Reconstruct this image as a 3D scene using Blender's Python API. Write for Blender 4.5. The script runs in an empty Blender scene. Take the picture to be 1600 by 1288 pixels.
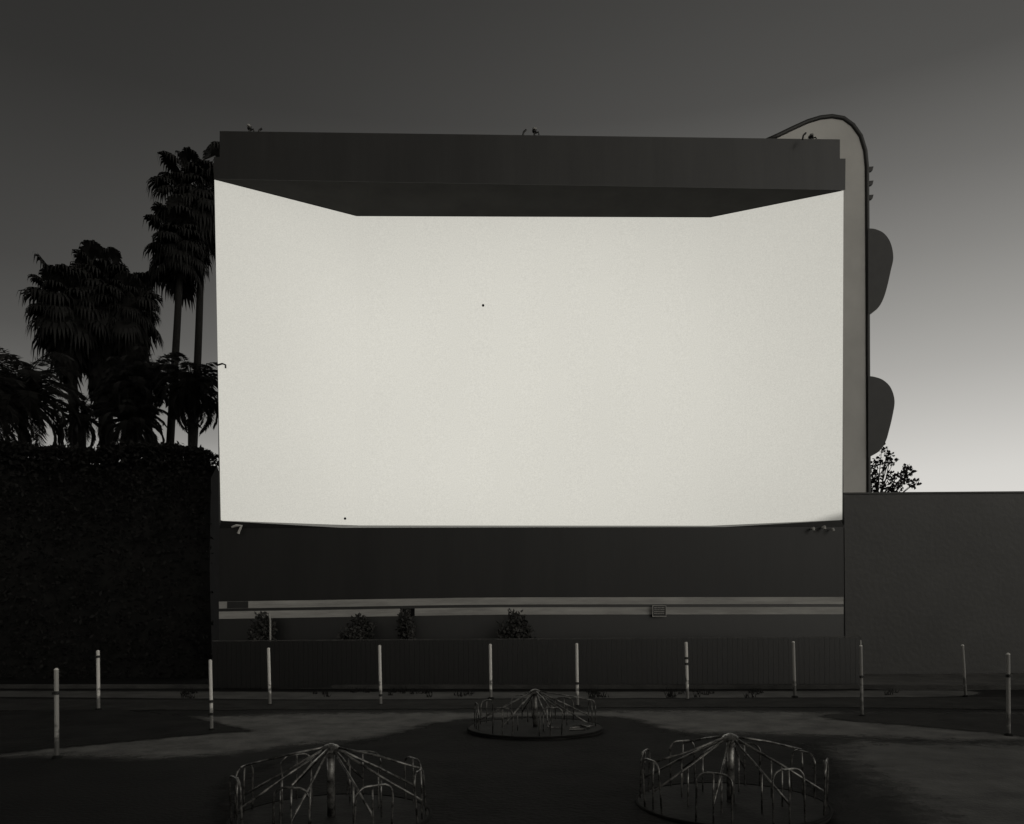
import bpy, bmesh, math, random
from mathutils import Vector, Matrix
R = math.radians
rnd = random.Random(7)
sc = bpy.context.scene
COL = sc.collection

# ------------------------------------------------------------------ camera (level view camera with rising front)
F, CX, HY, CH, ROLL = 1250.0, 800.0, 957.0, 2.3, 0.0072
def at(px, py, d):
    u, v = px-CX, HY-py
    u0 = u*math.cos(ROLL)+v*math.sin(ROLL); v0 = -u*math.sin(ROLL)+v*math.cos(ROLL)
    return Vector((u0/F*d, d, CH+v0/F*d))
def on_ground(px, py, z=0.0):
    u, v = px-CX, HY-py
    u0 = u*math.cos(ROLL)+v*math.sin(ROLL); v0 = -u*math.sin(ROLL)+v*math.cos(ROLL)
    d = F*(z-CH)/v0
    return Vector((u0/F*d, d, z))
cam = bpy.data.cameras.new('camera'); co = bpy.data.objects.new('camera', cam); COL.objects.link(co)
co.location = (0, 0, CH); co.rotation_euler = (math.pi/2, ROLL, 0)
cam.sensor_width = 36; cam.lens = 36*F/1600; cam.shift_y = (HY-644)/1600
cam.clip_start = 0.1; cam.clip_end = 3000
sc.camera = co

# ------------------------------------------------------------------ materials
def newmat(name):
    m = bpy.data.materials.new(name); m.use_nodes = True
    nt = m.node_tree
    return m, nt, nt.nodes['Principled BSDF']
def tint(v): return (v, v*0.979, v*0.93, 1)
def mat(name, a, b=None, scale=3.0, rough=0.7, metal=0.0, spec=0.5, bump=0.0, bscale=None, detail=6, stretch=None, lo=0.35, hi=0.65):
    m, nt, p = newmat(name)
    b = a if b is None else b
    tc = nt.nodes.new('ShaderNodeTexCoord'); n = nt.nodes.new('ShaderNodeTexNoise')
    n.inputs['Scale'].default_value = scale; n.inputs['Detail'].default_value = detail; n.inputs['Roughness'].default_value = 0.65
    src = tc.outputs['Object']
    if stretch:
        mp = nt.nodes.new('ShaderNodeMapping'); mp.inputs['Scale'].default_value = stretch
        nt.links.new(src, mp.inputs['Vector']); src = mp.outputs['Vector']
    nt.links.new(src, n.inputs['Vector'])
    r = nt.nodes.new('ShaderNodeValToRGB')
    r.color_ramp.elements[0].position = lo; r.color_ramp.elements[0].color = tint(a)
    r.color_ramp.elements[1].position = hi; r.color_ramp.elements[1].color = tint(b)
    nt.links.new(n.outputs['Fac'], r.inputs['Fac']); nt.links.new(r.outputs['Color'], p.inputs['Base Color'])
    p.inputs['Roughness'].default_value = rough; p.inputs['Metallic'].default_value = metal
    p.inputs['Specular IOR Level'].default_value = spec
    if bump:
        n2 = nt.nodes.new('ShaderNodeTexNoise'); n2.inputs['Scale'].default_value = bscale or scale*6; n2.inputs['Detail'].default_value = 5
        nt.links.new(src, n2.inputs['Vector'])
        bp = nt.nodes.new('ShaderNodeBump'); bp.inputs['Strength'].default_value = bump; bp.inputs['Distance'].default_value = 0.03
        nt.links.new(n2.outputs['Fac'], bp.inputs['Height']); nt.links.new(bp.outputs['Normal'], p.inputs['Normal'])
    return m
CORNER_SHADE = (0.0, 0.0)
def mat_screen():
    m, nt, p = newmat('projected_screen')
    tc = nt.nodes.new('ShaderNodeTexCoord')
    n = nt.nodes.new('ShaderNodeTexNoise'); n.inputs['Scale'].default_value = 24.0; n.inputs['Detail'].default_value = 4; n.inputs['Roughness'].default_value = 0.8
    big = nt.nodes.new('ShaderNodeTexNoise'); big.inputs['Scale'].default_value = 0.12; big.inputs['Detail'].default_value = 2
    nt.links.new(tc.outputs['Object'], n.inputs['Vector']); nt.links.new(tc.outputs['Object'], big.inputs['Vector'])
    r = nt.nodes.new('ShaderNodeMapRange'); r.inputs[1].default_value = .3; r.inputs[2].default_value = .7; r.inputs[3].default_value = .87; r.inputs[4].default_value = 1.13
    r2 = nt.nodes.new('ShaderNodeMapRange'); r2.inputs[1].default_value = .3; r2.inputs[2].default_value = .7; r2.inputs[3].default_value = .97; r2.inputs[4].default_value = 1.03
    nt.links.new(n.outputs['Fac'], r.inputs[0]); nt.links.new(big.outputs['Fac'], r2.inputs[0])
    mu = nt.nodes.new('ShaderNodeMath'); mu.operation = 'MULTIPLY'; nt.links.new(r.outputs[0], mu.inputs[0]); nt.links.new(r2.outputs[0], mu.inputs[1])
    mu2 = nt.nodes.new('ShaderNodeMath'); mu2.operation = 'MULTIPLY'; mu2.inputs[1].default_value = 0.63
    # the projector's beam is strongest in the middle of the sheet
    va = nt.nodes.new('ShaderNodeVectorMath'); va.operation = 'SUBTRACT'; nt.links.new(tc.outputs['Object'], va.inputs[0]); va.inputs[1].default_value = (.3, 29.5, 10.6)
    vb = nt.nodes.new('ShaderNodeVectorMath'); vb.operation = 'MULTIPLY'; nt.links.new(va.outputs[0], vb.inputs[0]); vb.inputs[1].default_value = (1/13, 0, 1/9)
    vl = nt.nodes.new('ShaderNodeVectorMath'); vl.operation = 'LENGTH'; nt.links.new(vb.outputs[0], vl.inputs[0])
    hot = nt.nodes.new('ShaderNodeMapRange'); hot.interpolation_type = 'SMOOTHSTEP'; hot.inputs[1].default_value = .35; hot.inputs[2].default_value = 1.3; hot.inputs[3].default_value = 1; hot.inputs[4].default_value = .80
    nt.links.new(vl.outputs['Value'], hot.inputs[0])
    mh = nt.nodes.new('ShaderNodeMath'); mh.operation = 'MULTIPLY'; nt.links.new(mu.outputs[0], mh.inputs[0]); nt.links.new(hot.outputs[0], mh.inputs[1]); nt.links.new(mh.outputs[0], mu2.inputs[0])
    # shadow smudge painted into the emission at the lower right corner
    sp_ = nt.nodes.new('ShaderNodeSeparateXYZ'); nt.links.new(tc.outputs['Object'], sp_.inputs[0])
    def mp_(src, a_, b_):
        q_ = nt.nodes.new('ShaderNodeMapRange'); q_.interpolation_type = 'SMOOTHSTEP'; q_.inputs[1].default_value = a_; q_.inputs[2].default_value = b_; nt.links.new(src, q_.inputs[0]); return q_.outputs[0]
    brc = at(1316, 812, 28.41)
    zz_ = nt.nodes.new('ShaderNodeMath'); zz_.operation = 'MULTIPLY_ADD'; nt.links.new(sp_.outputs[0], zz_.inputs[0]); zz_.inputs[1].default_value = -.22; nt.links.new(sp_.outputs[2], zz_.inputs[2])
    sx0, sz0 = CORNER_SHADE
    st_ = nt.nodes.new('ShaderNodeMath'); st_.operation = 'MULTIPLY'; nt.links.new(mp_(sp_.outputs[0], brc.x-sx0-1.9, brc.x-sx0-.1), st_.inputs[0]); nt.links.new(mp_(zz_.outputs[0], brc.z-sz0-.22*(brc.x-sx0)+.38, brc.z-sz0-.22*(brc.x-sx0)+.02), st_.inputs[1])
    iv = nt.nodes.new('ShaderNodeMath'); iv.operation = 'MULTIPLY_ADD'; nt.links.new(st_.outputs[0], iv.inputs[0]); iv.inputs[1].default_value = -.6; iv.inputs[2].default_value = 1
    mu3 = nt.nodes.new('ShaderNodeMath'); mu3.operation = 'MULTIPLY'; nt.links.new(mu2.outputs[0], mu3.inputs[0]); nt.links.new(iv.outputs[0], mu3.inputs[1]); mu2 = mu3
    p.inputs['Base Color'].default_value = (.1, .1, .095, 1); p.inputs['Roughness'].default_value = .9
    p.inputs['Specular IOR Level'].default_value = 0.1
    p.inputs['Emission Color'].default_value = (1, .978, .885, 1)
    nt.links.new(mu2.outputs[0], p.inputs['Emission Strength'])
    return m
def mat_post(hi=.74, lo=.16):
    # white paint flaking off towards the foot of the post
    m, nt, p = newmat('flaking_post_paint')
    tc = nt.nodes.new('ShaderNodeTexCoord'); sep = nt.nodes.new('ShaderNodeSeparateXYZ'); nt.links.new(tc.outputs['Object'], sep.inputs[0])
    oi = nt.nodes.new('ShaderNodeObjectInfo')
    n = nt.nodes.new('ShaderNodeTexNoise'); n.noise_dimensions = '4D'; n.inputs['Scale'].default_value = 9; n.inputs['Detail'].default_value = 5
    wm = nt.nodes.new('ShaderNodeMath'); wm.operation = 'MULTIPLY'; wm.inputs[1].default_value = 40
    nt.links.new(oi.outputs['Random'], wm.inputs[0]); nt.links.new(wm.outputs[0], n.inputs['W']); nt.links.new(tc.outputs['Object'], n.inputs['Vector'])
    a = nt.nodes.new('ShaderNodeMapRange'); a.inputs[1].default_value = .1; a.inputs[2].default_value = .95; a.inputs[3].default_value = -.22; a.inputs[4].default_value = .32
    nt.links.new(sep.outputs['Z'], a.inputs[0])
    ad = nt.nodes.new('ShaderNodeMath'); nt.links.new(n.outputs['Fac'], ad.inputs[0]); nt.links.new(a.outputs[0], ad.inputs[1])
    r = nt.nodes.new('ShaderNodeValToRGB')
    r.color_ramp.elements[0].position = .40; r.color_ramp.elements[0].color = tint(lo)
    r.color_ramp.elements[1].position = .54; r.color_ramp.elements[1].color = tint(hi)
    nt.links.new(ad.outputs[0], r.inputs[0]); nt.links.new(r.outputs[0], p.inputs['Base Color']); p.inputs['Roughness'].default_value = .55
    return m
M = dict(
    screen=mat_screen(), post=mat_post(), postdull=mat_post(.34, .08), postdim=mat_post(.26, .09),  # darker copies put the weaker light on the outer posts into their colour
    fascia=mat('weathered_black_fascia', .007, .021, .8, rough=.42, spec=.55, stretch=(1.6, 1, .18), lo=.3, hi=.7, bump=.05, bscale=9),
    soffit=mat('black_soffit_boards', .030, .040, .8, rough=.9, spec=.1),
    base=mat('dark_tower_base', .002, .009, .8, rough=.42, spec=.44, stretch=(1.6, 1, .18), lo=.3, hi=.7, bump=.06, bscale=7),
    frame=mat('dark_steel', .02, .03, 4, rough=.5, metal=.3),
    signpanel=mat('grey_sheet_metal', .48, .58, .35, rough=.6, bump=.05),
    signtrim=mat('charcoal_sign_trim', .014, .022, 3, rough=.5),
    rail=mat('grey_white_board_paint', .27, .42, 1.6, rough=.75, stretch=(.4, 1, 3), bump=.2),
    wall=mat('tall_dark_wall', .028, .042, .35, rough=.5, spec=.5, bump=.25, bscale=6),
    fence=mat('creosoted_fence_boards', .002, .004, 1.2, rough=.38, spec=.7, stretch=(3, 1, .4), bump=.08),
    capw=mat('fence_cap_strip', .03, .07, 5, rough=.6),
    steel=mat('galvanised_tube', .04, .34, 9, lo=.4, hi=.66, rough=.22, metal=.55, bump=.1, bscale=50),
    steelold=mat('dull_worn_tube', .03, .25, 9, rough=.42, metal=.45, lo=.42, hi=.66),
    deck=mat('worn_deck_plate', .004, .020, 3, rough=.75, metal=.1, bump=.3, spec=.2),
    rimdark=mat('dark_rim', .004, .010, 5, rough=.85, spec=.15),
    dirt=mat('packed_gravel', .035, .15, 1.7, rough=.85, bump=.8, bscale=16, detail=12, lo=.3, hi=.7),
    gravelveil=mat('veil_lit_gravel', .04, .10, 1.2, rough=.8, bump=.5, bscale=20, detail=9),  # paler tone stands in for the veil of light on the right
    grass=mat('dark_turf', .006, .017, 1.1, rough=.9, spec=.15, bump=.9, bscale=14, detail=10),
    ground=mat('lot_ground', .006, .013, .6, rough=.8, spec=.15, bump=.6, bscale=18, detail=9),
    bank=mat('rough_grass_bank', .018, .036, 1.3, rough=.9, spec=.15, bump=.8, bscale=12, detail=9),
    slabs=mat('worn_concrete_strip', .035, .085, 1.1, rough=.85, bump=.3, bscale=20, detail=9),
    concrete=mat('old_concrete', .02, .055, 1.1, rough=.85, bump=.3, bscale=20, detail=9),
    leaf=mat('dark_leaf', .008, .016, 2, rough=.75, spec=.15),
    shrubl=mat('dusty_shrub_leaf', .03, .065, 2, rough=.8, spec=.15),
    palm=mat('palm_frond', .009, .018, 2, rough=.65, spec=.2),
    skirt=mat('dry_palm_skirt', .010, .02, 3, rough=.9, spec=.1),
    bark=mat('palm_bark', .02, .034, 6, rough=.9, spec=.1, stretch=(1, 1, 6), bump=.4),
    pale=mat('pale_enamel', .45, .6, 6, rough=.5),
    black=mat('black_spot', .004, .005, 5, rough=.95, spec=.05),
    glass=mat('lamp_glass', .25, .4, 5, rough=.15),
)

def feather(m, scale=3.0):
    # the cover thins out in patches along its rim and lets the ground show
    nt = m.node_tree; out = nt.nodes['Material Output']; p = nt.nodes['Principled BSDF']
    at_ = nt.nodes.new('ShaderNodeAttribute'); at_.attribute_name = 'rim'
    tc = nt.nodes.new('ShaderNodeTexCoord'); n = nt.nodes.new('ShaderNodeTexNoise'); n.inputs['Scale'].default_value = scale; n.inputs['Detail'].default_value = 9; n.inputs['Roughness'].default_value = .7
    nt.links.new(tc.outputs['Object'], n.inputs['Vector'])
    ad = nt.nodes.new('ShaderNodeMath'); nt.links.new(at_.outputs['Fac'], ad.inputs[0]); nt.links.new(n.outputs['Fac'], ad.inputs[1])
    mr = nt.nodes.new('ShaderNodeMapRange'); mr.interpolation_type = 'SMOOTHSTEP'; mr.inputs[1].default_value = .6; mr.inputs[2].default_value = 1.2
    nt.links.new(ad.outputs[0], mr.inputs[0])
    tr = nt.nodes.new('ShaderNodeBsdfTransparent'); mx = nt.nodes.new('ShaderNodeMixShader')
    nt.links.new(mr.outputs[0], mx.inputs[0]); nt.links.new(tr.outputs[0], mx.inputs[1]); nt.links.new(p.outputs[0], mx.inputs[2]); nt.links.new(mx.outputs[0], out.inputs[0])
for k_ in ('dirt', 'grass', 'gravelveil', 'bank', 'slabs'): feather(M[k_])
# ------------------------------------------------------------------ mesh helpers
class MB:
    def __init__(s): s.v, s.f = [], []
    def add(s, vs, fs):
        o = len(s.v); s.v += [Vector(v) for v in vs]; s.f += [tuple(i+o for i in f) for f in fs]; return s
    def box(s, lo, hi, mtx=None):
        x0, y0, z0 = lo; x1, y1, z1 = hi
        vs = [Vector(p) for p in ((x0,y0,z0),(x1,y0,z0),(x1,y1,z0),(x0,y1,z0),(x0,y0,z1),(x1,y0,z1),(x1,y1,z1),(x0,y1,z1))]
        if mtx: vs = [mtx@v for v in vs]
        return s.add(vs, [(3,2,1,0),(4,5,6,7),(0,1,5,4),(1,2,6,5),(2,3,7,6),(3,0,4,7)])
    def slab(s, quad, thick):           # a quad of four points, pushed back by the vector thick
        t = Vector(thick); q = [Vector(p) for p in quad]; n = len(q)
        fs = [tuple(range(n)), tuple(range(2*n-1, n-1, -1))]+[(i, i+n, (i+1) % n+n, (i+1) % n) for i in range(n)]
        return s.add(q+[p+t for p in q], fs)
    def tube(s, path, rad, seg=8, cap=True):
        P = [Vector(p) for p in path]; n = len(P)
        rr = rad if isinstance(rad, (list, tuple)) else [rad]*n
        T = [((P[min(i+1, n-1)]-P[max(i-1, 0)]).normalized()) for i in range(n)]
        up = Vector((0, 0, 1)) if abs(T[0].z) < .9 else Vector((1, 0, 0))
        a = T[0].cross(up).normalized(); vs = []
        for i in range(n):
            a = (a-T[i]*a.dot(T[i])).normalized(); b = T[i].cross(a)
            for k in range(seg):
                th = 2*math.pi*k/seg
                vs.append(P[i]+(a*math.cos(th)+b*math.sin(th))*rr[i])
        fs = [(i*seg+k, i*seg+(k+1) % seg, (i+1)*seg+(k+1) % seg, (i+1)*seg+k) for i in range(n-1) for k in range(seg)]
        if cap: fs += [tuple(range(seg-1, -1, -1)), tuple((n-1)*seg+k for k in range(seg))]
        return s.add(vs, fs)
    def lathe(s, prof, seg=48, c=(0, 0, 0)):
        c = Vector(c); n = len(prof)
        vs = [c+Vector((r*math.cos(2*math.pi*k/seg), r*math.sin(2*math.pi*k/seg), z)) for r, z in prof for k in range(seg)]
        fs = [(i*seg+k, i*seg+(k+1) % seg, (i+1)*seg+(k+1) % seg, (i+1)*seg+k) for i in range(n-1) for k in range(seg)]
        fs += [tuple(range(seg-1, -1, -1)), tuple((n-1)*seg+k for k in range(seg))]
        return s.add(vs, fs)
    def build(s, name, m, parent=None, smooth=False, bevel=0):
        me = bpy.data.meshes.new(name); o0 = Vector((0, 0, 0))
        me.from_pydata([tuple(v) for v in s.v], [], s.f); me.update()
        bm = bmesh.new(); bm.from_mesh(me); bmesh.ops.recalc_face_normals(bm, faces=bm.faces); bm.to_mesh(me); bm.free()
        me.materials.append(m)
        if smooth:
            for p in me.polygons: p.use_smooth = True
        o = bpy.data.objects.new(name, me); COL.objects.link(o)
        if parent: o.parent = parent
        if bevel:
            b = o.modifiers.new('bevel', 'BEVEL'); b.width = bevel; b.segments = 2; b.limit_method = 'ANGLE'
        return o
def tag(o, label=None, cat=None, group=None, kind=None):
    if label: o['label'] = label
    if cat: o['category'] = cat
    if group: o['group'] = group
    if kind: o['kind'] = kind
    return o
def empty(name, loc=(0, 0, 0), label=None, cat=None, group=None, rz=0):
    o = bpy.data.objects.new(name, None); COL.objects.link(o); o.location = loc; o.rotation_euler.z = rz
    o.empty_display_size = .2
    return tag(o, label, cat, group)
def copy_tree(o, parent=None):
    c = o.copy(); COL.objects.link(c)
    if parent: c.parent = parent; c.matrix_parent_inverse = o.matrix_parent_inverse
    for ch in list(o.children): copy_tree(ch, c)
    return c

# ------------------------------------------------------------------ ground and what is laid on it
g = MB(); N = 60
g.add([(-400, -60, 0), (400, -60, 0), (400, 700, 0), (-400, 700, 0)], [(0, 1, 2, 3)])
tag(g.build('ground', M['ground']), kind='structure')
def sheet(name, pts, z, m, jitter=.08, sub=10, kind='structure', hump=0.0, edge=.45):
    """a flat patch with an uneven rim; hump > 0 domes it a little"""
    W = [on_ground(px, py, 0) for px, py in pts]
    ring = []
    for i in range(len(W)):
        a, b, c, d = W[i-1], W[i], W[(i+1) % len(W)], W[(i+2) % len(W)]
        for k in range(sub):
            t = k/sub
            p = 0.5*((2*b)+(c-a)*t+(2*a-5*b+4*c-d)*t*t+(3*b-a-3*c+d)*t**3)
            ring.append(p+Vector((rnd.uniform(-jitter, jitter), rnd.uniform(-jitter, jitter), 0)))
    n = len(ring)
    x0 = max(min(p.x for p in ring), -19); x1 = min(max(p.x for p in ring), 22); y0 = max(min(p.y for p in ring), 5); y1 = max(p.y for p in ring)
    sx_, sy_ = .22, min(.14, max(.03, (y1-y0)/14)); nx = int((x1-x0)/sx_)+2; ny = int((y1-y0)/sy_)+2
    seg = [(ring[i].x, ring[i].y, ring[(i+1) % n].x, ring[(i+1) % n].y) for i in range(n)]
    def sd(x, y):
        best = 1e9; ins = False
        for ax, ay, bx, by in seg:
            if (ay > y) != (by > y) and x < (bx-ax)*(y-ay)/(by-ay)+ax: ins = not ins
            ux_, uy_ = bx-ax, by-ay; t = ((x-ax)*ux_+(y-ay)*uy_)/(ux_*ux_+uy_*uy_+1e-12); t = 0 if t < 0 else 1 if t > 1 else t
            dx, dy = x-ax-t*ux_, y-ay-t*uy_; q = dx*dx+dy*dy
            if q < best: best = q
        return math.sqrt(best) if ins else -math.sqrt(best)
    D_ = [[sd(x0+i*sx_, y0+j*sy_) for j in range(ny)] for i in range(nx)]
    idx, vs, rim, fs = {}, [], [], []
    def vid(i, j):
        if (i, j) not in idx:
            e = min(1, max(0, D_[i][j]/edge)); h_ = min(1, max(0, D_[i][j]/(edge*3)))
            idx[i, j] = len(vs); vs.append((x0+i*sx_, y0+j*sy_, z+hump*h_*h_*(3-2*h_))); rim.append(e)
        return idx[i, j]
    for i in range(nx-1):
        for j in range(ny-1):
            if max(D_[i][j], D_[i+1][j], D_[i][j+1], D_[i+1][j+1]) > 0: fs.append((vid(i, j), vid(i+1, j), vid(i+1, j+1), vid(i, j+1)))
    b = MB(); b.add(vs, fs)
    o = b.build(name, m, smooth=True)
    at_ = o.data.attributes.new('rim', 'FLOAT', 'POINT')
    for i in range(len(vs)): at_.data[i].value = rim[i]
    return tag(o, kind=kind)
sheet('road', [(-500,1128),(60,1118),(330,1116),(480,1111),(800,1109),(1110,1107),(1330,1110),(1700,1112),(2200,1130),(1700,1165),(1330,1158),(1100,1152),(800,1150),(540,1165),(330,1190),(180,1196),(60,1190),(-300,1190)], .004, M['dirt'], .06, edge=1.3)
sheet('pavement', [(-450,1079),(0,1079.5),(500,1081),(800,1081),(1200,1080),(1500,1079),(1500,1089),(1200,1091),(800,1092.5),(480,1094),(0,1090),(-450,1089)], .006, M['slabs'], .03, edge=.25)
sheet('verge', [(-450,1090),(0,1091.5),(480,1095),(800,1093.5),(1200,1092),(1700,1090),(1700,1109),(1200,1106),(800,1108),(480,1110),(0,1112),(-450,1116)], .008, M['bank'], .05, hump=.03, edge=.18)
sheet('grass_island', [(520,1162),(590,1144),(660,1128),(740,1120.5),(850,1116),(950,1117),(1010,1122),(1070,1139),(1130,1150),(1290,1163),(1350,1225),(1260,1500),(800,1700),(330,1500),(300,1240),(400,1190)], .012, M['grass'], .06, hump=.07, edge=1.0)
sheet('grass_tongue', [(-300,1120),(0,1111),(150,1106),(280,1116),(400,1139),(420,1143),(330,1150),(180,1164),(0,1182),(-300,1220)], .009, M['grass'], .05, hump=.03)
sheet('grass_tongue', [(1268,1117),(1350,1113),(1480,1113),(1700,1118),(1900,1140),(1700,1162),(1520,1146),(1380,1134),(1300,1128)], .009, M['bank'], .05, hump=.03, edge=.6)
sheet('veil_lit_lot', [(1290,1150),(1450,1152),(1700,1150),(2300,1140),(2500,1300),(2300,1500),(1800,1600),(1450,1400),(1300,1230),(1230,1172)], .006, M['gravelveil'], .08, edge=1.8)  # pale sheet added to paint the brighter veil on the right-hand ground
sheet('veil_lit_lot', [(1300,1052),(1500,1051),(1800,1050),(2300,1050),(2500,1062),(2300,1076),(1800,1077),(1330,1076.5)], .006, M['gravelveil'], .03, edge=.2)  # same painted brightness, filling the strip behind the kerb
# kerb
A, B = on_ground(-600, 1076), on_ground(2200, 1078)
kd = (B-A).normalized(); kn = Vector((-kd.y, kd.x, 0))
kb = MB(); kb.slab([A, B, B+Vector((0, 0, .13)), A+Vector((0, 0, .13))], kn*.15)
tag(kb.build('kerb', M['concrete'], bevel=.015), kind='structure')

wd = MB(); rw = random.Random(3)
for i in range(70):
    c_ = on_ground(rw.choice([500, 560, 620, 660, 720, 935, 1050, 1100, 1180, 300, 1400])+rw.uniform(-14, 14), rw.uniform(1079, 1091), .01)
    for j in range(9):
        o_ = Vector((rw.uniform(-.1, .1), rw.uniform(-.06, .06), 0)); t_ = Vector((rw.uniform(-.1, .1), rw.uniform(-.05, .05), rw.uniform(.05, .2)))
        wd.add([c_+o_+Vector((-.012, 0, 0)), c_+o_+Vector((.012, 0, 0)), c_+o_+t_], [(0, 1, 2)])
tag(wd.build('weeds', M['leaf']), kind='stuff')

# ------------------------------------------------------------------ the screen tower
CONT = dict(lo=at(557,338,30.0), ro=at(1110,340,30.3))
TL, TR = at(335,281,27.41), at(1318,298,28.41)
T1, T2 = CONT['lo'], CONT['ro']
BL, BR = at(345,813,27.41), at(1316,812,28.41)
B1, B2 = at(557,820.5,30.0), at(1110,821,30.3)
tower = empty('movie_screen', (TL.x*.5+TR.x*.5, 29, 0), 'huge glowing white drive-in movie screen with angled wings under a black canopy', 'movie screen')
def tp(o): o.parent = tower; o.matrix_parent_inverse = Matrix.Translation(-tower.location); return o
s = MB()
top, bot = [], []
def lerp(a, b, t): return a+(b-a)*t
cols = [(TL, BL)]+[(lerp(TL,T1,k/4), lerp(BL,B1,k/4)) for k in (1,2,3)]+[(T1, B1)]+[(lerp(T1,T2,k/6), lerp(B1,B2,k/6)) for k in range(1, 6)]+[(T2, B2)]+[(lerp(T2,TR,k/4), lerp(B2,BR,k/4)) for k in (1,2,3)]+[(TR, BR)]
n = len(cols); vs = []
for dy in (0, .18):
    for a, b in cols: vs += [a+Vector((0, dy, 0)), b+Vector((0, dy, 0))]
fs = []
for i in range(n-1):
    fs.append((2*i, 2*i+1, 2*i+3, 2*i+2)); o = 2*n
    fs.append((o+2*i, o+2*i+2, o+2*i+3, o+2*i+1))
    fs.append((2*i, 2*i+2, o+2*i+2, o+2*i)); fs.append((2*i+1, o+2*i+1, o+2*i+3, 2*i+3))
fs += [(0, 2*n, 2*n+1, 1), (2*n-2, 2*n-1, 4*n-1, 4*n-2)]
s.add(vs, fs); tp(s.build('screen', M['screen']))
# canopy: soffit at the head of the screen, lower fascia, set-back upper fascia, roof deck
fd = (TR-TL).normalized(); fn = Vector((fd.y, -fd.x, 0)).normalized()    # towards the viewer
if fn.y > 0: fn = -fn
zt = max(TL.z, TR.z, T1.z, T2.z)+.02
sf = MB(); pl = [TL, T1, T2, TR]
sf.slab([Vector((p.x, p.y+.0, zt)) for p in pl]+[Vector((TR.x, TR.y+2.2, zt)), Vector((TL.x, TL.y+2.6, zt))][:0], (0, 0, .2))
tp(sf.build('soffit', M['soffit']))
def fas(name, x0y0, x0y1, x1y1, x1y0, off, th, m):
    q = [at(*x0y0, 27.41), at(*x0y1, 27.41), at(*x1y1, 28.41), at(*x1y0, 28.41)]
    q = [p+fn*off for p in q]
    return tp(MB().slab(q, -fn*th).build(name, m))
fas('lower_fascia', (335,281.5), (335,247), (1320,249.5), (1319.5,298.5), .06, .008, M['fascia'])
fas('upper_fascia', (343.5,246), (343.5,205.5), (1312,218.5), (1312,248.5), .02, .25, M['fascia'])
rz = at(800,240,27.9).z
rf = MB(); ins = .35
q = [TL+Vector((.4, .3, 0)), TR+Vector((-.4, .3, 0)), T2+Vector((0, .5, 0)), T1+Vector((0, .5, 0))]
rf.slab([Vector((p.x, p.y, rz)) for p in q], (0, 0, .2)); tp(rf.build('roof_deck', M['fascia']))
# back body behind the screen, and base wall under it
bk = MB(); off = Vector((0, .2, 0))
bb = [TL+off, T1+off, T2+off, TR+off]
for a, b in zip(bb, bb[1:]):
    bk.slab([Vector((a.x, a.y, 5.4)), Vector((b.x, b.y, 5.4)), Vector((b.x, b.y, zt+.1)), Vector((a.x, a.y, zt+.1))], (0, .5, 0))
tp(bk.build('back_wall', M['base']))
bs = MB(); bl = [BL, B1, B2, BR]
wl_, wr_ = at(342, 825.5, 27.45), at(1318, 823.5, 28.45)
bs.slab([Vector((wl_.x, wl_.y, 0)), Vector((wr_.x, wr_.y, 0)), wr_, wl_], (0, .3, 0))
tp(bs.build('base_wall', M['base']))
# black flashing from the foot of the screen down to the head of the base wall
ld = MB(); dn = Vector((0, .05, -.02)); W3 = [lerp(wl_, wr_, t) for t in (0, (B1.x-BL.x)/(BR.x-BL.x), (B2.x-BL.x)/(BR.x-BL.x), 1)]
for i in range(3):
    ld.slab([bl[i]+dn, bl[i+1]+dn, W3[i+1]+Vector((0, .04, .01)), W3[i]+Vector((0, .04, .01))], (0, .03, -.05))
tp(ld.build('flashing', M['base']))
# roof fixtures, each a small lamp on a bracket
def rooflamp(px, py, w, h, d):
    p = at(px, py, d); k = d/F
    b = MB(); b.tube([p, p+Vector((0, 0, h*k*.5))], .035, 6)
    b.lathe([(w*k*.25, 0), (w*k*.5, h*k*.12), (w*k*.5, h*k*.45), (w*k*.3, h*k*.6)], 12, p+Vector((0, 0, h*k*.42)))
    b.tube([p+Vector((0, 0, h*k*.3)), p+Vector((w*k*.9, -.02, h*k*.5)), p+Vector((w*k*1.0, -.02, h*k*.1))], .025, 6)
    o = tp(b.build('roof_lamp', M['frame']))
    l = MB(); l.lathe([(.05, 0), (.08, .03), (.05, .06)], 10, p+Vector((0, -w*k*.5, h*k*.7)))
    lo = l.build('lamp_glass', M['pale']); lo.parent = o
rooflamp(390, 208, 7, 11, 27.6); rooflamp(835, 212.5, 7, 11, 28.0); rooflamp(1267, 218.5, 8, 6, 28.5)
for (px, py, h) in ((404,208,7),(817,212,9),(1254,218,10)):
    p = at(px, py, 28.0); k = 28/F
    tp(MB().tube([p, p+Vector((.03, 0, h*k*.6)), p+Vector((.12, 0, h*k))], .035, 6).build('aerial', M['frame']))
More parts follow.
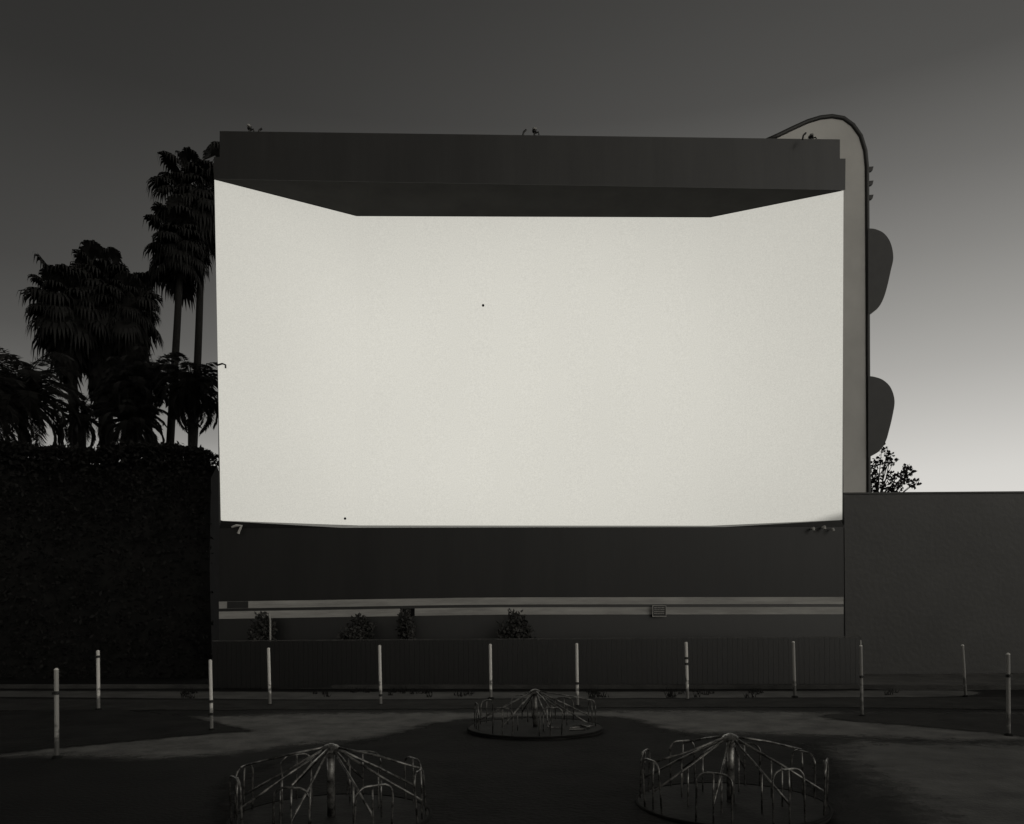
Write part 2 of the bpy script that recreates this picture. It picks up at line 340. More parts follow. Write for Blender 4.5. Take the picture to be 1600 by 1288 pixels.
# little fittings on and under the screen
p = at(341, 571, 27.36); k = 27.4/F
tp(MB().tube([p+Vector((-.05, 0, 0)), p+Vector((8*k, -.08, .03)), p+Vector((13*k, -.1, -.02)), p+Vector((13*k, -.1, -6*k))], .03, 6).build('cable_bracket', M['fascia']))
for px, py in ((755,479),(540,811)):
    d = 30.0 if px > 557 else 29.75
    q = at(px, py, d)
    tp(MB().lathe([(.03, 0), (.05, .04), (.03, .08)], 10, q+Vector((0, -.1, -.04))).build('bolt_hole_cover', M['black']))
q = at(1256, 305, 28.9)
tp(MB().tube([q, q+Vector((.02, -.02, .12)), q+Vector((.0, -.05, .2))], [.06, .08, .03], 8).build('insulator', M['pale']))
q = at(362, 823, 27.2)
tp(MB().tube([q+Vector((0, 0, -.02)), q+Vector((.15, 0, .03)), q+Vector((.33, 0, .02)), q+Vector((.25, 0, -.16)), q+Vector((.22, 0, -.24))], [.03, .045, .05, .04, .05], 8).build('wall_lamp', M['pale']))
for px, py, r_ in ((1271,827,.05),(1288,825,.06),(1302,828,.045)):
    q = at(px, py, 28.15)
    tp(MB().tube([q+Vector((0, .2, .03)), q+Vector((0, 0, .03)), q+Vector((0, -.04, -.06))], [r_*.6, r_, r_*.8], 8).build('wall_lamp', M['rail']))

# ------------------------------------------------------------------ grey sign panel with a curved dark rim behind the right end of the screen
D = 33.0
outer = [(1195,221),(1215,212),(1240,200),(1262,190),(1282,184),(1300,182),(1318,185),(1333,196),(1345,213),(1352,236),(1354.5,262),(1355,330),(1355.5,420),(1356,560),(1357,700),(1357,830)]
sign = empty('roadside_sign', at(1300, 900, D)*1.0, 'grey sheet sign with dark curved rim and two rounded lobes, right of the screen', 'sign')
sign.location.z = 0
def sp(o): o.parent = sign; o.matrix_parent_inverse = Matrix.Translation(-sign.location); return o
inner = [at(px, py, D) for px, py in outer]
low = at(1357, 1050, D); low.z = 0
poly = inner[:-1]+[Vector((inner[-1].x, D, 0)), Vector((inner[0].x, D, 0))]
sp(MB().slab(poly, (0, .12, 0)).build('panel', M['signpanel']))
rp = [p+Vector((0, .03, 0)) for p in inner]+[Vector((inner[-1].x, D+.03, 0))]
rr = [.09]*9+[.085]*(len(rp)-9)
sp(MB().tube(rp, .105, 8).build('rim', M['signtrim'], smooth=True))
def lobe(pts):
    P = [at(x, y, D) for x, y in pts]; ring = []
    m = len(P)
    for i in range(m-1):
        a, b, c, d = P[max(i-1, 0)], P[i], P[i+1], P[min(i+2, m-1)]
        for k in range(6):
            t = k/6; ring.append(.5*((2*b)+(c-a)*t+(2*a-5*b+4*c-d)*t*t+(3*b-a-3*c+d)*t**3))
    ring.append(P[-1])
    sp(MB().slab([r+Vector((0, -.1, 0)) for r in ring], (0, .35, 0)).build('lobe', M['signtrim']))
lobe([(1355,359),(1366,360),(1380,367),(1390,382),(1394,404),(1390,425),(1383,455),(1376,474),(1367,486),(1355,492)])
lobe([(1355,589),(1364,590),(1378,595),(1390,607),(1396,627),(1393,650),(1387,675),(1382,691),(1372,706),(1355,716)])
for py in (262, 284, 306):
    a = at(1355, py, D)
    sp(MB().slab([a+Vector((0, -.05, 0)), a+Vector((.24, -.05, .02)), a+Vector((.2, -.05, -.14)), a+Vector((0, -.05, -.2))], (0, .15, 0)).build('bracket', M['signtrim']))

# ------------------------------------------------------------------ pale board rails across the foot of the tower
ra, rb = at(342, 950, 26.9), at(1318, 946, 27.9)
rails = empty('rail_fence', Vector((ra.x, ra.y, 0)), 'two pale grey horizontal boards running along below the whole screen', 'fence')
def rp_(o): o.parent = rails; o.matrix_parent_inverse = Matrix.Translation(-rails.location); return o
def dep(px): return 26.9+(px-342)/976
def yt(px): return 940.3-6.6*min(1, (px-342)/420)-.6*max(0, (px-762)/556)
def band(name, x0, x1, t0, t1, m, off=0, th=.05):
    xs = [x0+(x1-x0)*k/10 for k in range(11)]
    b = MB()
    P = [[at(x, yt(x)+t0, dep(x))+Vector((0, -off, 0)) for x in xs], [at(x, yt(x)+t1, dep(x))+Vector((0, -off, 0)) for x in xs]]
    n_ = 11; vs = P[0]+P[1]+[p+Vector((0, th, 0)) for p in P[0]+P[1]]
    fs = []
    for i in range(10):
        fs += [(i, i+1, n_+i+1, n_+i), (2*n_+i, 3*n_+i, 3*n_+i+1, 2*n_+i+1), (i, 2*n_+i, 2*n_+i+1, i+1), (n_+i, n_+i+1, 3*n_+i+1, 3*n_+i)]
    fs += [(0, n_, 3*n_, 2*n_), (n_-1, 3*n_-1, 4*n_-1, 2*n_-1)]
    b.add(vs, fs); return rp_(b.build(name, m))
band('upper_board', 342, 1318, 0, 11, M['rail'])
band('lower_board', 342, 625, 15.5, 27, M['rail'])
band('lower_board', 648, 1318, 15.5, 27, M['rail'])
band('lower_panel', 342, 1318, 27.3, 75, M['fence'], off=-.02)
band('tar_patch', 355, 388, .2, 10.6, M['fence'], off=.012, th=.01)
band('joint_batten', 342, 1318, 11.0, 15.5, M['fence'], off=-.03, th=.04)
for px in (470, 637, 905, 1115, 1230):
    q = at(px, yt(px), dep(px))
    rp_(MB().box((q.x-.09, q.y+.09, 0), (q.x+.09, q.y+.25, q.z-.02)).build('post', M['soffit']))
q = at(637, 950, dep(637))
# notice board fixed on the rails
nb = at(1030, 955, dep(1030)-.14); k = nb.y/F
brd = empty('notice_board', Vector((nb.x, nb.y, 0)), 'small pale-framed notice board with lines of lettering, mounted on the pale rails', 'sign')
def np_(o): o.parent = brd; o.matrix_parent_inverse = Matrix.Translation(-brd.location); return o
np_(MB().box((nb.x-10.5*k, nb.y, nb.z-8.5*k), (nb.x+10.5*k, nb.y+.04, nb.z+8.5*k)).build('board', M['signtrim']))
fr = MB()
for a, b in (((-11,-9),(11,-7.6)), ((-11,7.8),(11,9)), ((-11,-7.6),(-9.6,7.8)), ((9.8,-7.6),(11,7.8))):
    fr.box((nb.x+a[0]*k, nb.y-.025, nb.z+a[1]*k), (nb.x+b[0]*k, nb.y-.003, nb.z+b[1]*k))
np_(fr.build('frame', M['rail']))
for row, y in enumerate((5, 2, -1, -4)):
    x = -8.2; lt = MB()
    while x < 7.6:
        w = rnd.uniform(1.2, 3.4); w = min(w, 8.2-x)
        lt.box((nb.x+x*k, nb.y-.012, nb.z+(y-.55)*k), (nb.x+(x+w)*k, nb.y-.003, nb.z+(y+.75)*k)); x += w+rnd.uniform(.3, .6)
    np_(lt.build('lettering', M['rail']))

# ------------------------------------------------------------------ low dark fence in front of the tower
fa, fb = at(332, 1001, 24.6), at(1346, 994.5, 23.6)
low_f = empty('board_fence', Vector((fa.x, fa.y, 0)), 'low black board fence with thin pale cap, standing behind the row of posts', 'fence')
def lf(o): o.parent = low_f; o.matrix_parent_inverse = Matrix.Translation(-low_f.location); return o
L = (fb-fa); L.z = 0; ln = L.length; ux = L.normalized(); uy = Vector((-ux.y, ux.x, 0))
mt = Matrix(((ux.x, uy.x, 0, fa.x), (ux.y, uy.y, 0, fa.y), (0, 0, 1, 0), (0, 0, 0, 1)))
bds = MB(); x = 0; zz = fa.z
i = 0
while x < ln:
    w = .145; t = x/ln; z = fa.z+(fb.z-fa.z)*t
    bds.box((x, rnd.uniform(0, .004), .04), (min(x+w, ln), .05, z-.035+rnd.uniform(-.012, .0)), mt); x += w+.004
lf(bds.build('boards', M['fence']))
cp = MB().box((0, -.01, -.03), (ln, .06, 0)); cp.v = [Vector((v.x, v.y, v.z+fa.z+(fb.z-fa.z)*v.x/ln)) for v in cp.v]; cp.v = [mt@v for v in cp.v]
lf(cp.build('cap_rail', M['capw']))
for k_ in range(21):
    x = .1+k_*(ln-.2)/20
    lf(MB().box((x-.05, .053, 0), (x+.05, .15, fa.z-.1), mt).build('post', M['fence']))
rb_ = MB().box((0, .053, .4), (ln, .09, .5), mt)

# ------------------------------------------------------------------ tall dark wall right of the screen
wa, wb = at(1319, 770, 28.5), at(1900, 769, 28.5)
wl = empty('boundary_wall', Vector((wa.x, wa.y, 0)), 'tall dark boundary wall running right from the foot of the screen', 'wall')
def wp(o): o.parent = wl; o.matrix_parent_inverse = Matrix.Translation(-wl.location); return o
wp(MB().box((wa.x, wa.y, 0), (wb.x+14, wa.y+.3, wa.z-.06)).build('wall_body', M['wall']))
wp(MB().box((wa.x, wa.y-.05, wa.z-.057), (wb.x+14, wa.y+.35, wa.z+.0)).build('coping', M['wall']))
# ------------------------------------------------------------------ foliage
def leaf_quad(b, p, d, up, l, w):
    d = d.normalized(); sd = d.cross(up)
    if sd.length < 1e-4: sd = Vector((1, 0, 0))
    sd.normalize()
    b.add([p, p+d*l*.45+sd*w*.5, p+d*l, p+d*l*.45-sd*w*.5], [(0, 1, 2, 3)])
def rdir(r): 
    while True:
        v = Vector((r.uniform(-1, 1), r.uniform(-1, 1), r.uniform(-1, 1)))
        if .05 < v.length < 1: return v.normalized()
def fan(b, p, d, up, rad, r, droop):
    """one fan frond: a pleated blade of separate segments with drooping tips"""
    d = d.normalized(); sd = d.cross(up); 
    if sd.length < 1e-3: sd = Vector((1, 0, 0))
    sd.normalize(); nr = sd.cross(d)
    n_ = 24; span = R(128); fl = r.uniform(.05, .11)
    for k in range(n_):
        a = -span+2*span*k/(n_-1)
        e = d*math.cos(a)+sd*math.sin(a)
        l = rad*(1-.22*abs(a)/span)*r.uniform(.9, 1.08)
        q = e.cross(nr).normalized()*l*.105
        c0 = p+e*l*.34; m1 = p+e*l*.66+nr*l*fl*(.5 if k % 2 else -.5)+Vector((0, 0, -l*droop*.10))
        m2 = p+e*l*.88+Vector((0, 0, -l*droop*r.uniform(.28, .42)))
        tip = p+e*l*.97+Vector((r.uniform(-.03, .03), 0, -l*droop*r.uniform(.6, 1.25)))
        b.add([p, c0+q*.8, c0-q*.8, m1+q, m1-q, m2+q*.55, m2-q*.55, tip], [(0, 1, 2), (1, 3, 4, 2), (3, 5, 6, 4), (5, 7, 6)])
def fan_palm(name, base, head, crown_r, nfr, skirt_len, label, group, seed, trunk_r=.22, skirt_w=.75, fr_rad=.8, el_span=112):
    r = random.Random(seed); head = Vector(head); base = Vector(base)
    root = empty(name, base, label, 'palm tree', group)
    h = head-base
    path = [h*t+Vector((.10*math.sin(t*5+seed), 0, 0)) for t in [k/14 for k in range(15)]]
    path[-1] = h
    MB().tube(path, [trunk_r*(1.35-.5*k/14) if k else trunk_r*1.7 for k in range(15)], 10).build('trunk', M['bark'], root, smooth=True)
    c = MB(); st = MB()
    for i in range(nfr):
        t = i/(nfr-1); el = R(70)-t*R(el_span-14); az = i*2.399+r.uniform(-.3, .3)
        d = Vector((math.cos(az)*math.cos(el), math.sin(az)*math.cos(el), math.sin(el)))
        L_ = crown_r*r.choice((r.uniform(.42, .6), r.uniform(.6, .9)))
        p0 = h+Vector((0, 0, -.2-.9*t))
        pe = p0+d*L_+Vector((0, 0, -.18*L_*t))
        st.tube([p0, p0+d*L_*.5+Vector((0, 0, .04*L_)), pe], [.03, .022, .015], 4, cap=False)
        fan(c, pe, (d+Vector((0, 0, -.2-.3*t))), Vector((0, 0, 1)) if abs(d.z) < .95 else Vector((1, 0, 0)), fr_rad*r.uniform(.75, 1.2), r, .55+.45*t)
    cr = c.build('crown', M['palm'], root)
    st.build('leaf_stalks', M['palm'], root)
    if skirt_len:
        k_ = MB()
        for i in range(int(150*skirt_len)):
            t = r.random()**.8; az = r.uniform(0, 2*math.pi)
            w = skirt_w*(1-.86*t)*r.uniform(.55, 1.1)
            p = h+Vector((math.cos(az)*w*.6, math.sin(az)*w*.6, -.8-skirt_len*t))
            l = r.uniform(.5, 1.1)
            e = Vector((math.cos(az)*.35, math.sin(az)*.35, -1)).normalized()
            s_ = Vector((-math.sin(az), math.cos(az), 0))*r.uniform(.06, .16)
            q = p+e*l
            k_.add([p-s_*.6, p+s_*.6, p+e*l*.6+s_, p+e*l*.6-s_, q+s_*.2], [(0, 1, 2, 3), (2, 4, 3)])
        k_.lathe([(trunk_r*1.0, -.6-skirt_len), (skirt_w*.35, -.6-skirt_len*.7), (skirt_w*.55, -.8-skirt_len*.2), (skirt_w*.3, -.3)], 14, h)
        k_.build('dry_skirt', M['skirt'], root)
    return root
def feather_palm(name, base, head, flen, nfr, label, group, seed, el0=78, el1=-35):
    r = random.Random(seed); base = Vector(base); h = Vector(head)-base
    root = empty(name, base, label, 'palm tree', group)
    MB().tube([h*t for t in (0, .3, .6, 1)], [.28, .2, .18, .15], 10).build('trunk', M['bark'], root, smooth=True)
    c = MB()
    for i in range(nfr):
        t = i/(nfr-1); el = R(el0)+(R(el1)-R(el0))*t; az = i*2.399+r.uniform(-.3, .3)
        hz = Vector((math.cos(az), math.sin(az), 0)); p = h.copy(); a = el; L_ = flen*r.uniform(.8, 1.1); sg = 12
        pts = [p.copy()]
        for k in range(sg):
            p = p+(hz*math.cos(a)+Vector((0, 0, math.sin(a))))*L_/sg; a -= R(9.5)*(.5+k/sg); pts.append(p.copy())
        c.tube(pts, [.03*(1-.8*k/sg) for k in range(sg+1)], 4, cap=False)
        sd = Vector((-hz.y, hz.x, 0))
        for k in range(1, sg+1):
            for sub in range(4):
                q = pts[k-1].lerp(pts[k], sub/4); dr = (pts[k]-pts[k-1]).normalized()
                for s_ in (-1, 1):
                    ll = L_*.24*(1-.55*abs(k/sg-.45))*r.uniform(.8, 1.15)
                    e = (sd*s_*.8+dr*.55+Vector((0, 0, r.uniform(-.75, -.1)))).normalized()
                    leaf_quad(c, q, e, dr, ll, .06)
    c.build('crown', M['palm'], root)
    return root
def gp(px, d): q = at(px, 957, d); return Vector((q.x, d, 0))
PG = 'palm trees left of the screen'
def FP(px_base, px, py, d, cr, nfr, sk, label, seed, **kw):
    hd = at(px, py, d); return fan_palm('fan_palm', gp(px_base, d), hd, cr, nfr, sk, label, PG, seed, **kw)
# two tall ones right beside the screen
FP(255, 280, 362, 36, 1.4, 44, .7, 'tall slim fan palm with leaning bare trunk, left of the two beside the screen', 3, trunk_r=.16, skirt_w=1.15, fr_rad=.74, el_span=122)
FP(292, 314, 288, 37, 1.9, 54, 1.9, 'tallest fan palm, its bare trunk closest to the screen edge and crown reaching the canopy', 4, trunk_r=.16, skirt_w=1.2, fr_rad=.85, el_span=122)
# the broad clump
FP(122, 108, 462, 35, 1.95, 44, 2.5, 'shaggy fan palm at the left of the broad clump, thin trunk showing below', 5, trunk_r=.2, skirt_w=1.9, fr_rad=.85, el_span=112)
FP(172, 160, 438, 36, 1.7, 48, 4.6, 'highest fan palm in the broad clump, with a rounded dark crown', 6, trunk_r=.3, skirt_w=2.0, fr_rad=.9, el_span=112)
FP(215, 204, 458, 35.5, 1.35, 34, 4.4, 'fan palm on the right of the broad clump with ragged hanging leaves', 8, trunk_r=.3, skirt_w=1.3, fr_rad=.7)
# lower feather palms
def FE(px, py, d, fl, nfr, label, seed, **kw):
    return feather_palm('feather_palm', gp(px, d), at(px, py, d), fl, nfr, label, PG, seed, **kw)
FE(36, 622, 31, 2.7, 54, 'bushy feather palm at the far left edge, arching over the hedge', 11, el0=88)
FE(-14, 640, 30, 2.4, 34, 'feather palm cut by the left border of the view', 12)
FE(128, 650, 33, 1.8, 20, 'thin feather palm with see-through fronds under the broad clump', 13, el1=-60)
FE(206, 604, 33, 1.65, 50, 'dense feather palm filling the gap under the right of the broad clump', 14, el1=-60)
FE(232, 590, 34, 1.8, 44, 'feather palm with fronds in front of the slim leaning trunk', 15, el1=-60)
FE(300, 606, 33, 1.9, 60, 'low dense feather palm tucked against the left edge of the screen', 16, el1=-60)
FE(205, 660, 32.5, 1.7, 44, 'shortest feather palm, crowded between the clump and the hedge', 17, el1=-60)

# hedge: the black mass under the palms
def hedge():
    r = random.Random(21)
    x0, x1, d = at(-260, 800, 29.6).x, at(338, 800, 29.6).x, 29.6
    root = empty('hedge', (x0, d, 0), 'tall black hedge under the palms, left of the screen', 'hedge')
    core = MB(); hh = lambda x: at(CX+x/d*F, 706, d).z+.10*math.sin(x*1.3)+.06*math.sin(x*3.1+1)
    n_ = 40; vs = []
    for i in range(n_+1):
        x = x0+(x1-x0)*i/n_; h = hh(x)-.35
        for (y, z) in ((d-.5, 0), (d-.7, h*.5), (d-.5, h*.93), (d+.1, h), (d+.8, h*.9), (d+.9, 0)): vs.append((x-x0, y-d, z))
    fs = [(i*6+j, i*6+j+1, i*6+7+j, i*6+6+j) for i in range(n_) for j in range(5)]+[tuple(range(6)), tuple(n_*6+j for j in range(5, -1, -1))]
    core.add(vs, fs); core.build('inner_mass', M['leaf'], root)
    b = MB()
    for i in range(26000):
        x = r.uniform(x0, x1); h = hh(x)
        z = h*(1-r.random()**2.0*1.0); y = d-.75+r.uniform(-.25, .3)
        if r.random() < .25: z = h+r.uniform(-.4, .12); y = d+r.uniform(-.7, .8)
        leaf_quad(b, Vector((x-x0, y-d, max(.05, z))), rdir(r)+Vector((0, -.4, .1)), rdir(r), r.uniform(.1, .24), r.uniform(.06, .13))
    b.build('leaves', M['leaf'], root)
hedge()
# small broadleaf tree over the wall on the right
def broad_tree():
    r = random.Random(5); d = 34.6
    base = gp(1372, d); root = empty('broadleaf_tree', base, 'small leafy tree showing above the dark wall, right of the sign', 'tree')
    w = MB(); lf_ = MB()
    loc = lambda px, py, dd=0: at(px, py, d+dd)-base
    hub = loc(1370, 800)
    w.tube([Vector((0, 0, 0)), hub*.5+Vector((.1, 0, 0)), hub], [.2, .16, .12], 8)
    ends = [(1385,707),(1392,712),(1378,700),(1388,722),(1380,728),(1366,726),(1396,722),(1416,733),(1422,738),(1411,741),(1419,745),(1413,752),(1408,758),(1425,757),(1431,755),(1390,760),(1403,766),(1366,745),(1368,764),(1376,756),(1398,752),(1404,741),(1372,718),(1386,768),(1362,735),(1373,742),(1378,774),(1364,756),(1358,748),(1392,742),(1360,770),(1372,778),(1350,740),(1340,760),(1348,770)]
    for ex, ey in ends:
        e = loc(ex, ey, r.uniform(-1.0, 1.0)); mid = hub.lerp(e, .55)+Vector((r.uniform(-.12, .12), 0, r.uniform(-.05, .12)))
        w.tube([hub, mid, e], [.04, .022, .01], 5, cap=False)
        for j in range(24):
            o = rdir(r)*r.uniform(.02, .15)
            dv = o.normalized()+Vector((0, 0, r.uniform(-.2, .4)))
            leaf_quad(lf_, e+o, dv, rdir(r), r.uniform(.1, .19), r.uniform(.09, .16))
    w.build('trunk', M['bark'], root); lf_.build('crown', M['leaf'], root)
broad_tree()
# shrubs in front of the rails
def shrub(px, pytop, wpx, d, label, seed):
    r = random.Random(seed); b0 = gp(px, d); h = at(px, pytop, d).z; w = wpx/F*d/2*1.15; h *= 1.05
    root = empty('shrub', b0, label, 'shrub', 'shrubs at the foot of the screen')
    st, lv = MB(), MB()
    for i in range(16):
        a = r.uniform(0, 6.28); t = r.random()**.6; e = Vector((math.cos(a)*w*t, math.sin(a)*.5*t, h*(1-.35*t*t)*r.uniform(.8, 1.0)))
        st.tube([Vector((0, 0, 0)), e*.5+Vector((0, 0, .15)), e], [.03, .018, .008], 5, cap=False)
        for j in range(190):
            q = e*r.uniform(.45, 1.0)+rdir(r)*r.uniform(.03, .2)
            if q.z > .05: leaf_quad(lv, q, rdir(r)+Vector((0, 0, .4)), rdir(r), r.uniform(.09, .17), r.uniform(.06, .11))
    st.build('stem', M['bark'], root); lv.build('leaves', M['shrubl'], root)
shrub(560, 956, 60, 26.0, 'low wide dark bush overlapping the lower pale board, left of centre', 32)
shrub(637, 948, 20, 26.2, 'narrow dark bush standing in the gap of the lower pale board', 36)
shrub(805, 954, 52, 26.0, 'dark two-humped bush overlapping the lower pale board near the centre', 33)
shrub(412, 963, 36, 26.2, 'low dark bush under the boards beside a small pale stub', 34)
q = at(422, 962, 25.9)
stub = empty('pipe_stub', gp(422, 25.9), 'short pale pipe sticking up before the boards on the left', 'pipe')
MB().tube([Vector((0, 0, 0)), Vector((0, 0, q.z-.15)), Vector((-.03, 0, q.z+.06))], .03, 8).build('pipe', M['rail'], stub)

# ------------------------------------------------------------------ speaker posts
POSTS = [  # x top, y top, x foot, y foot, width px, label, band heights
 (88,1047,89,1185,8,'flaking pale post nearest the left border, thickest and lowest of the row',(.72,)),
 (153,1018,154,1110,6,'pale post with a dark band just below its top, second from the left',(.89,)),
 (328.5,1033,331,1142,6,'pale post with a dark joint halfway, standing in the dark grass tongue on the left',(.40,.22)),
 (419.5,1014,422,1103,5.5,'slim pale post under the left end of the pale boards',()),
 (593,1010,595,1103,5.5,'clean pale post between the slim left post and the centre roundabout',(.16,)),
 (766,1008,767,1092,5.5,'bright pale post just left of the centre roundabout hub',()),
 (901,1007,902.5,1105,5.5,'pale post rising behind the right side of the centre roundabout',(.36,)),
 (1072,1005,1074.5,1095,5.5,'pale post with a dark split in its upper half, right of the centre roundabout',(.62,.72)),
 (1239.5,1004,1242,1090,5.5,'thin pale post below the right end of the pale boards',()),
 (1345,1010,1347,1120,5.5,'dim post with a thin spike on top, right of the right roundabout',(.55,)),
 (1504,1009,1509,1089,5,'leaning thin grey post in front of the tall dark wall',()),
 (1575,1023,1576,1150,7,'dim flaking post nearest the right border',(.72,)),
]
unit = None
for i, (xt, ytp, xb, yb, w, label, bands) in enumerate(POSTS):
    b0 = on_ground(xb, yb); d = b0.y; tp_ = at(xt, ytp, d)
    ax = tp_-b0; ln_ = ax.length; r_ = w/F*d/2*.86
    root = empty('speaker_post', b0, label, 'post', 'speaker posts across the lot')
    rot = Vector((0, 0, 1)).rotation_difference(ax.normalized()); root.rotation_mode = 'QUATERNION'; root.rotation_quaternion = rot
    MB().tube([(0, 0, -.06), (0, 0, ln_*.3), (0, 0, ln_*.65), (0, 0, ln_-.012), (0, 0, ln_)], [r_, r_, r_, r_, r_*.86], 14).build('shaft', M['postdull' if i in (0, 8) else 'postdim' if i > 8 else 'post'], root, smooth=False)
    MB().tube([(0, 0, ln_), (0, 0, ln_+.012), (0, 0, ln_+.03)], [r_*1.04, r_*1.0, r_*.4], 14).build('cap', M['post'], root)
    MB().lathe([(r_*2.3, -.03), (r_*2.1, .03), (r_*1.05, .05)], 14).build('footing', M['ground'], root)
    for bnd in bands:
        MB().lathe([(r_+.002, 0), (r_+.010, .008), (r_+.010, .05), (r_+.002, .058)], 14, (0, 0, ln_*bnd)).build('strap', M['frame'], root)
        MB().box((-.03, -r_-.045, ln_*bnd+.01), (.03, -r_-.011, ln_*bnd+.05)).build('bracket', M['frame'], root)
    if i == 9: MB().tube([(0, 0, ln_), (0, 0, ln_+.13)], .012, 6).build('spike', M['pale'], root)

# ------------------------------------------------------------------ playground roundabouts
def arc_hoop(p_a, p_b, z, rr):
    """inverted U between two feet"""
    a, b = Vector(p_a), Vector(p_b); m = []
    m.append(a); m.append(Vector((a.x, a.y, z-rr)))
    dirv = Vector((b.x-a.x, b.y-a.y, 0)).normalized()
    for k in range(1, 7):
        th = math.pi/2*k/6
        m.append(Vector((a.x, a.y, z-rr))+dirv*rr*(1-math.cos(th))+Vector((0, 0, rr*math.sin(th))))
    for k in range(0, 7):
        th = math.pi/2*(1-k/6)
        m.append(Vector((b.x, b.y, z-rr))-dirv*rr*(1-math.cos(th))+Vector((0, 0, rr*math.sin(th))))
    m.append(b); return m
def roundabout(loc, rz, label, rad, hub_h, nseg, disc_r, m_tube, gone=(), zp=.14):
    rr = random.Random(len(label)+int(rad*100)+int(loc.x*10))
    jt = lambda a=.012: Vector((rr.uniform(-a, a), rr.uniform(-a, a), rr.uniform(-a, a)))
    root = empty('merry_go_round', loc, label, 'playground ride', 'playground roundabouts before the screen', rz)
    MB().lathe([(disc_r-.06, zp-.08), (disc_r, zp-.07), (disc_r+.012, zp-.04), (disc_r, zp-.005), (disc_r-.05, zp), (.0001, zp+.005)], 56).build('platform', M['deck'], root)
    MB().lathe([(.34, -.03), (.3, zp-.085)], 24).build('pedestal', M['rimdark'], root)
    rim = MB(); P = [Vector((disc_r*math.cos(t*2*math.pi/64), disc_r*math.sin(t*2*math.pi/64), zp-.012)) for t in range(65)]
    rim.tube(P, .022, 6, cap=False); rim.build('rim_band', M['rimdark'], root, smooth=True)
    MB().tube([(0, 0, zp), (0, 0, hub_h*.6), (0, 0, hub_h)], .045, 14).build('centre_post', m_tube, root, smooth=True)
    MB().lathe([(.06, hub_h-.07), (.095, hub_h-.055), (.095, hub_h-.01), (.07, hub_h+.012), (.02, hub_h+.03)], 16).build('hub', m_tube, root)
    zh = hub_h*.74
    for k in range(nseg):
        a = 2*math.pi*k/nseg; c = Vector((math.cos(a), math.sin(a), 0)); t = Vector((-c.y, c.x, 0))
        # sloping arm from hub down to the outer hoop
        st = Vector((c.x*.08, c.y*.08, hub_h-.04)); en = c*rad+Vector((0, 0, hub_h*.34)); 
        MB().tube([st, st.lerp(en, .5)+jt(), en], .0135, 8).build('arm', m_tube, root, smooth=True)
        # near level top rail to the head of the hoop
        if k % 2 == 0 and ('top', k) not in gone:
            e2 = c*(rad*.985)+Vector((0, 0, zh)); s2 = c*.08+Vector((0, 0, hub_h-.015))
            MB().tube([s2, s2.lerp(e2, .5)+Vector((0, 0, .01))+jt(.02), e2], .0125, 8).build('top_rail', m_tube, root, smooth=True)
        hw = rad*.19*rr.uniform(.92, 1.06); zh = hub_h*.74*rr.uniform(.95, 1.03)
        if ('hoop', k) in gone: continue
        h = arc_hoop(c*rad-t*hw+Vector((0, 0, zp)), c*rad+t*hw+Vector((0, 0, zp)), zh, hw*.62)
        lean = jt(.03)*1.0; lean.z = 0
        h = [v+lean*max(0, v.z-zp)/.5+jt(.003) for v in h]
        MB().tube(h, .0112, 8).build('hoop', m_tube, root, smooth=True)
        MB().tube([c*rad+Vector((0, 0, zp)), c*rad+Vector((0, 0, zh*.7)), c*(rad*.99)+Vector((0, 0, zh))], .0098, 8).build('upright', m_tube, root, smooth=True)
        # inner stanchion carrying the arm
        q = st.lerp(en, .52)
        MB().tube([Vector((q.x, q.y, zp+.005)), q], .010, 8).build('stanchion', m_tube, root, smooth=True)
    return root
c1 = at(833, 1079, 15.1); 
R1 = roundabout(Vector((at(836, 1079, 15.1).x, 15.1, 0)), R(12), 'far roundabout standing between two posts in the centre of the grass island', 1.12, c1.z, 8, 1.27, M['steelold'], gone=(('hoop', 7), ('top', 4)))
for pts in ([(.62,-.35,.16),(.95,-.25,.17),(1.08,-.1,.16)], [(.7,-.1,.16),(.85,-.3,.2),(1.0,-.35,.16)], [(.6,-.55,.16),(.9,-.5,.16)], [(.2,-.2,.62),(.22,-.3,.17),(.5,-.36,.16)]):
    MB().tube([Matrix.Rotation(-R(12), 3, 'Z')@Vector(p) for p in pts], .016, 6).build('broken_bar', M['steel'], R1)
c2 = at(517, 1166, 8.75)
roundabout(Vector((c2.x, 8.75, 0)), R(-9), 'near roundabout on the left, cropped by the lower border, one bar gleaming', 1.02, c2.z, 8, 1.08, M['steel'], gone=(('top', 2),), zp=.085)
c3 = at(1141, 1150, 9.25)
roundabout(Vector((c3.x, 9.25, 0)), R(20), 'near roundabout on the right with two gleaming sloping bars', 1.02, c3.z, 8, 1.08, M['steel'], gone=(('top', 6),), zp=.085)

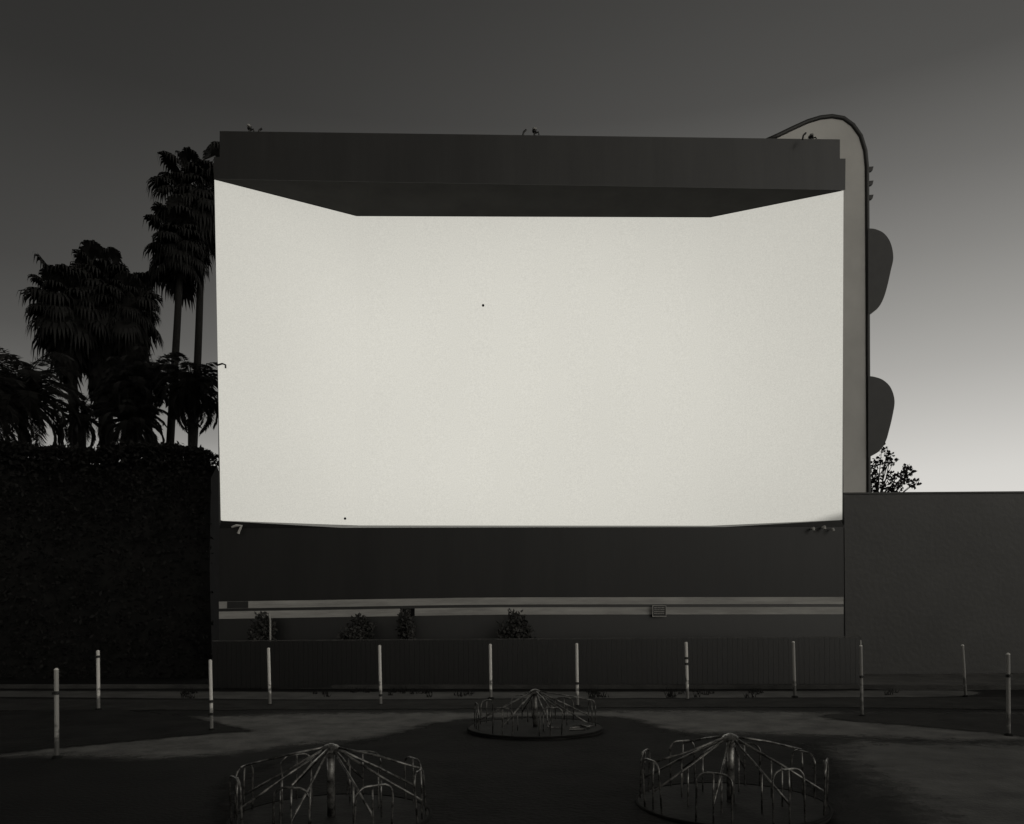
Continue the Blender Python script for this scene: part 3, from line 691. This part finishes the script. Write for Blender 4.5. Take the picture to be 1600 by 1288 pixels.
# ------------------------------------------------------------------ dusk sky: darkens upwards, brightest low on the right
w = bpy.data.worlds.new('World'); sc.world = w; w.use_nodes = True
nt = w.node_tree; bg = nt.nodes['Background']
def mth(op, a, b=None, clamp=False):
    n_ = nt.nodes.new('ShaderNodeMath'); n_.operation = op; n_.use_clamp = clamp
    for i_, v in enumerate((a, b)):
        if v is None: continue
        if isinstance(v, (int, float)): n_.inputs[i_].default_value = v
        else: nt.links.new(v, n_.inputs[i_])
    return n_.outputs[0]
tc = nt.nodes.new('ShaderNodeTexCoord'); sx = nt.nodes.new('ShaderNodeSeparateXYZ'); nt.links.new(tc.outputs['Generated'], sx.inputs[0])
X, Y, Z = sx.outputs
def ramp(src, stops):
    r = nt.nodes.new('ShaderNodeValToRGB'); cr = r.color_ramp; cr.interpolation = 'B_SPLINE' if False else 'EASE'
    cr.interpolation = 'LINEAR'
    while len(cr.elements) < len(stops): cr.elements.new(.5)
    for e, (p, v) in zip(cr.elements, stops): e.position = p; e.color = tint(v)
    nt.links.new(src, r.inputs[0]); return r.outputs[0]
zc = mth('MAXIMUM', Z, 0.0)
rightc = ramp(zc, [(0, .86), (.10, .72), (.15, .66), (.21, .52), (.26, .41), (.31, .325), (.37, .235), (.44, .15), (.52, .082), (.62, .058), (1, .048)])
leftc = ramp(zc, [(0, .74), (.12, .60), (.16, .42), (.20, .24), (.25, .125), (.30, .082), (.36, .058), (.44, .045), (.52, .031), (.62, .025), (1, .024)])
hyp = mth('SQRT', mth('ADD', mth('MULTIPLY', X, X), mth('MULTIPLY', Y, Y)))
az = mth('DIVIDE', X, mth('MAXIMUM', hyp, .001))
mr = nt.nodes.new('ShaderNodeMapRange'); mr.interpolation_type = 'SMOOTHSTEP'; mr.inputs[1].default_value = -.62; mr.inputs[2].default_value = .5
nt.links.new(az, mr.inputs[0])
mx = nt.nodes.new('ShaderNodeMix'); mx.data_type = 'RGBA'; nt.links.new(mr.outputs[0], mx.inputs[0]); nt.links.new(leftc, mx.inputs[6]); nt.links.new(rightc, mx.inputs[7])
# unseen half of the sky behind the viewer, brightness added towards the right
back = ramp(mth('MULTIPLY_ADD', az, .5) if False else mth('ADD', mth('MULTIPLY', az, .5), .5), [(0, .07), (.3, .12), (.5, .42), (.7, .9), (.85, 1.15), (1, 1.15)])
bz = ramp(zc, [(0, 1.0), (.3, .8), (.6, .35), (1, .12)])
bm_ = nt.nodes.new('ShaderNodeMix'); bm_.data_type = 'RGBA'; bm_.blend_type = 'MULTIPLY'; bm_.inputs[0].default_value = 1
nt.links.new(back, bm_.inputs[6]); nt.links.new(bz, bm_.inputs[7])
mb = nt.nodes.new('ShaderNodeMapRange'); mb.interpolation_type = 'SMOOTHSTEP'; mb.inputs[1].default_value = .25; mb.inputs[2].default_value = -.35
nt.links.new(Y, mb.inputs[0])
mx2 = nt.nodes.new('ShaderNodeMix'); mx2.data_type = 'RGBA'; nt.links.new(mb.outputs[0], mx2.inputs[0]); nt.links.new(mx.outputs[2], mx2.inputs[6]); nt.links.new(bm_.outputs[2], mx2.inputs[7])
nt.links.new(mx2.outputs[2], bg.inputs['Color']); bg.inputs['Strength'].default_value = 1.0
sl = bpy.data.lights.new('afterglow', 'SUN'); sl.energy = .12; sl.angle = R(20); sl.color = (1, .98, .94)
so = bpy.data.objects.new('afterglow', sl); COL.objects.link(so)
so.rotation_euler = Vector((-.55, .75, -.35)).to_track_quat('-Z', 'Y').to_euler()

vs_ = sc.view_settings; vs_.view_transform = 'Standard'; vs_.look = 'None'; vs_.gamma = 1; vs_.exposure = 0; vs_.use_curve_mapping = False
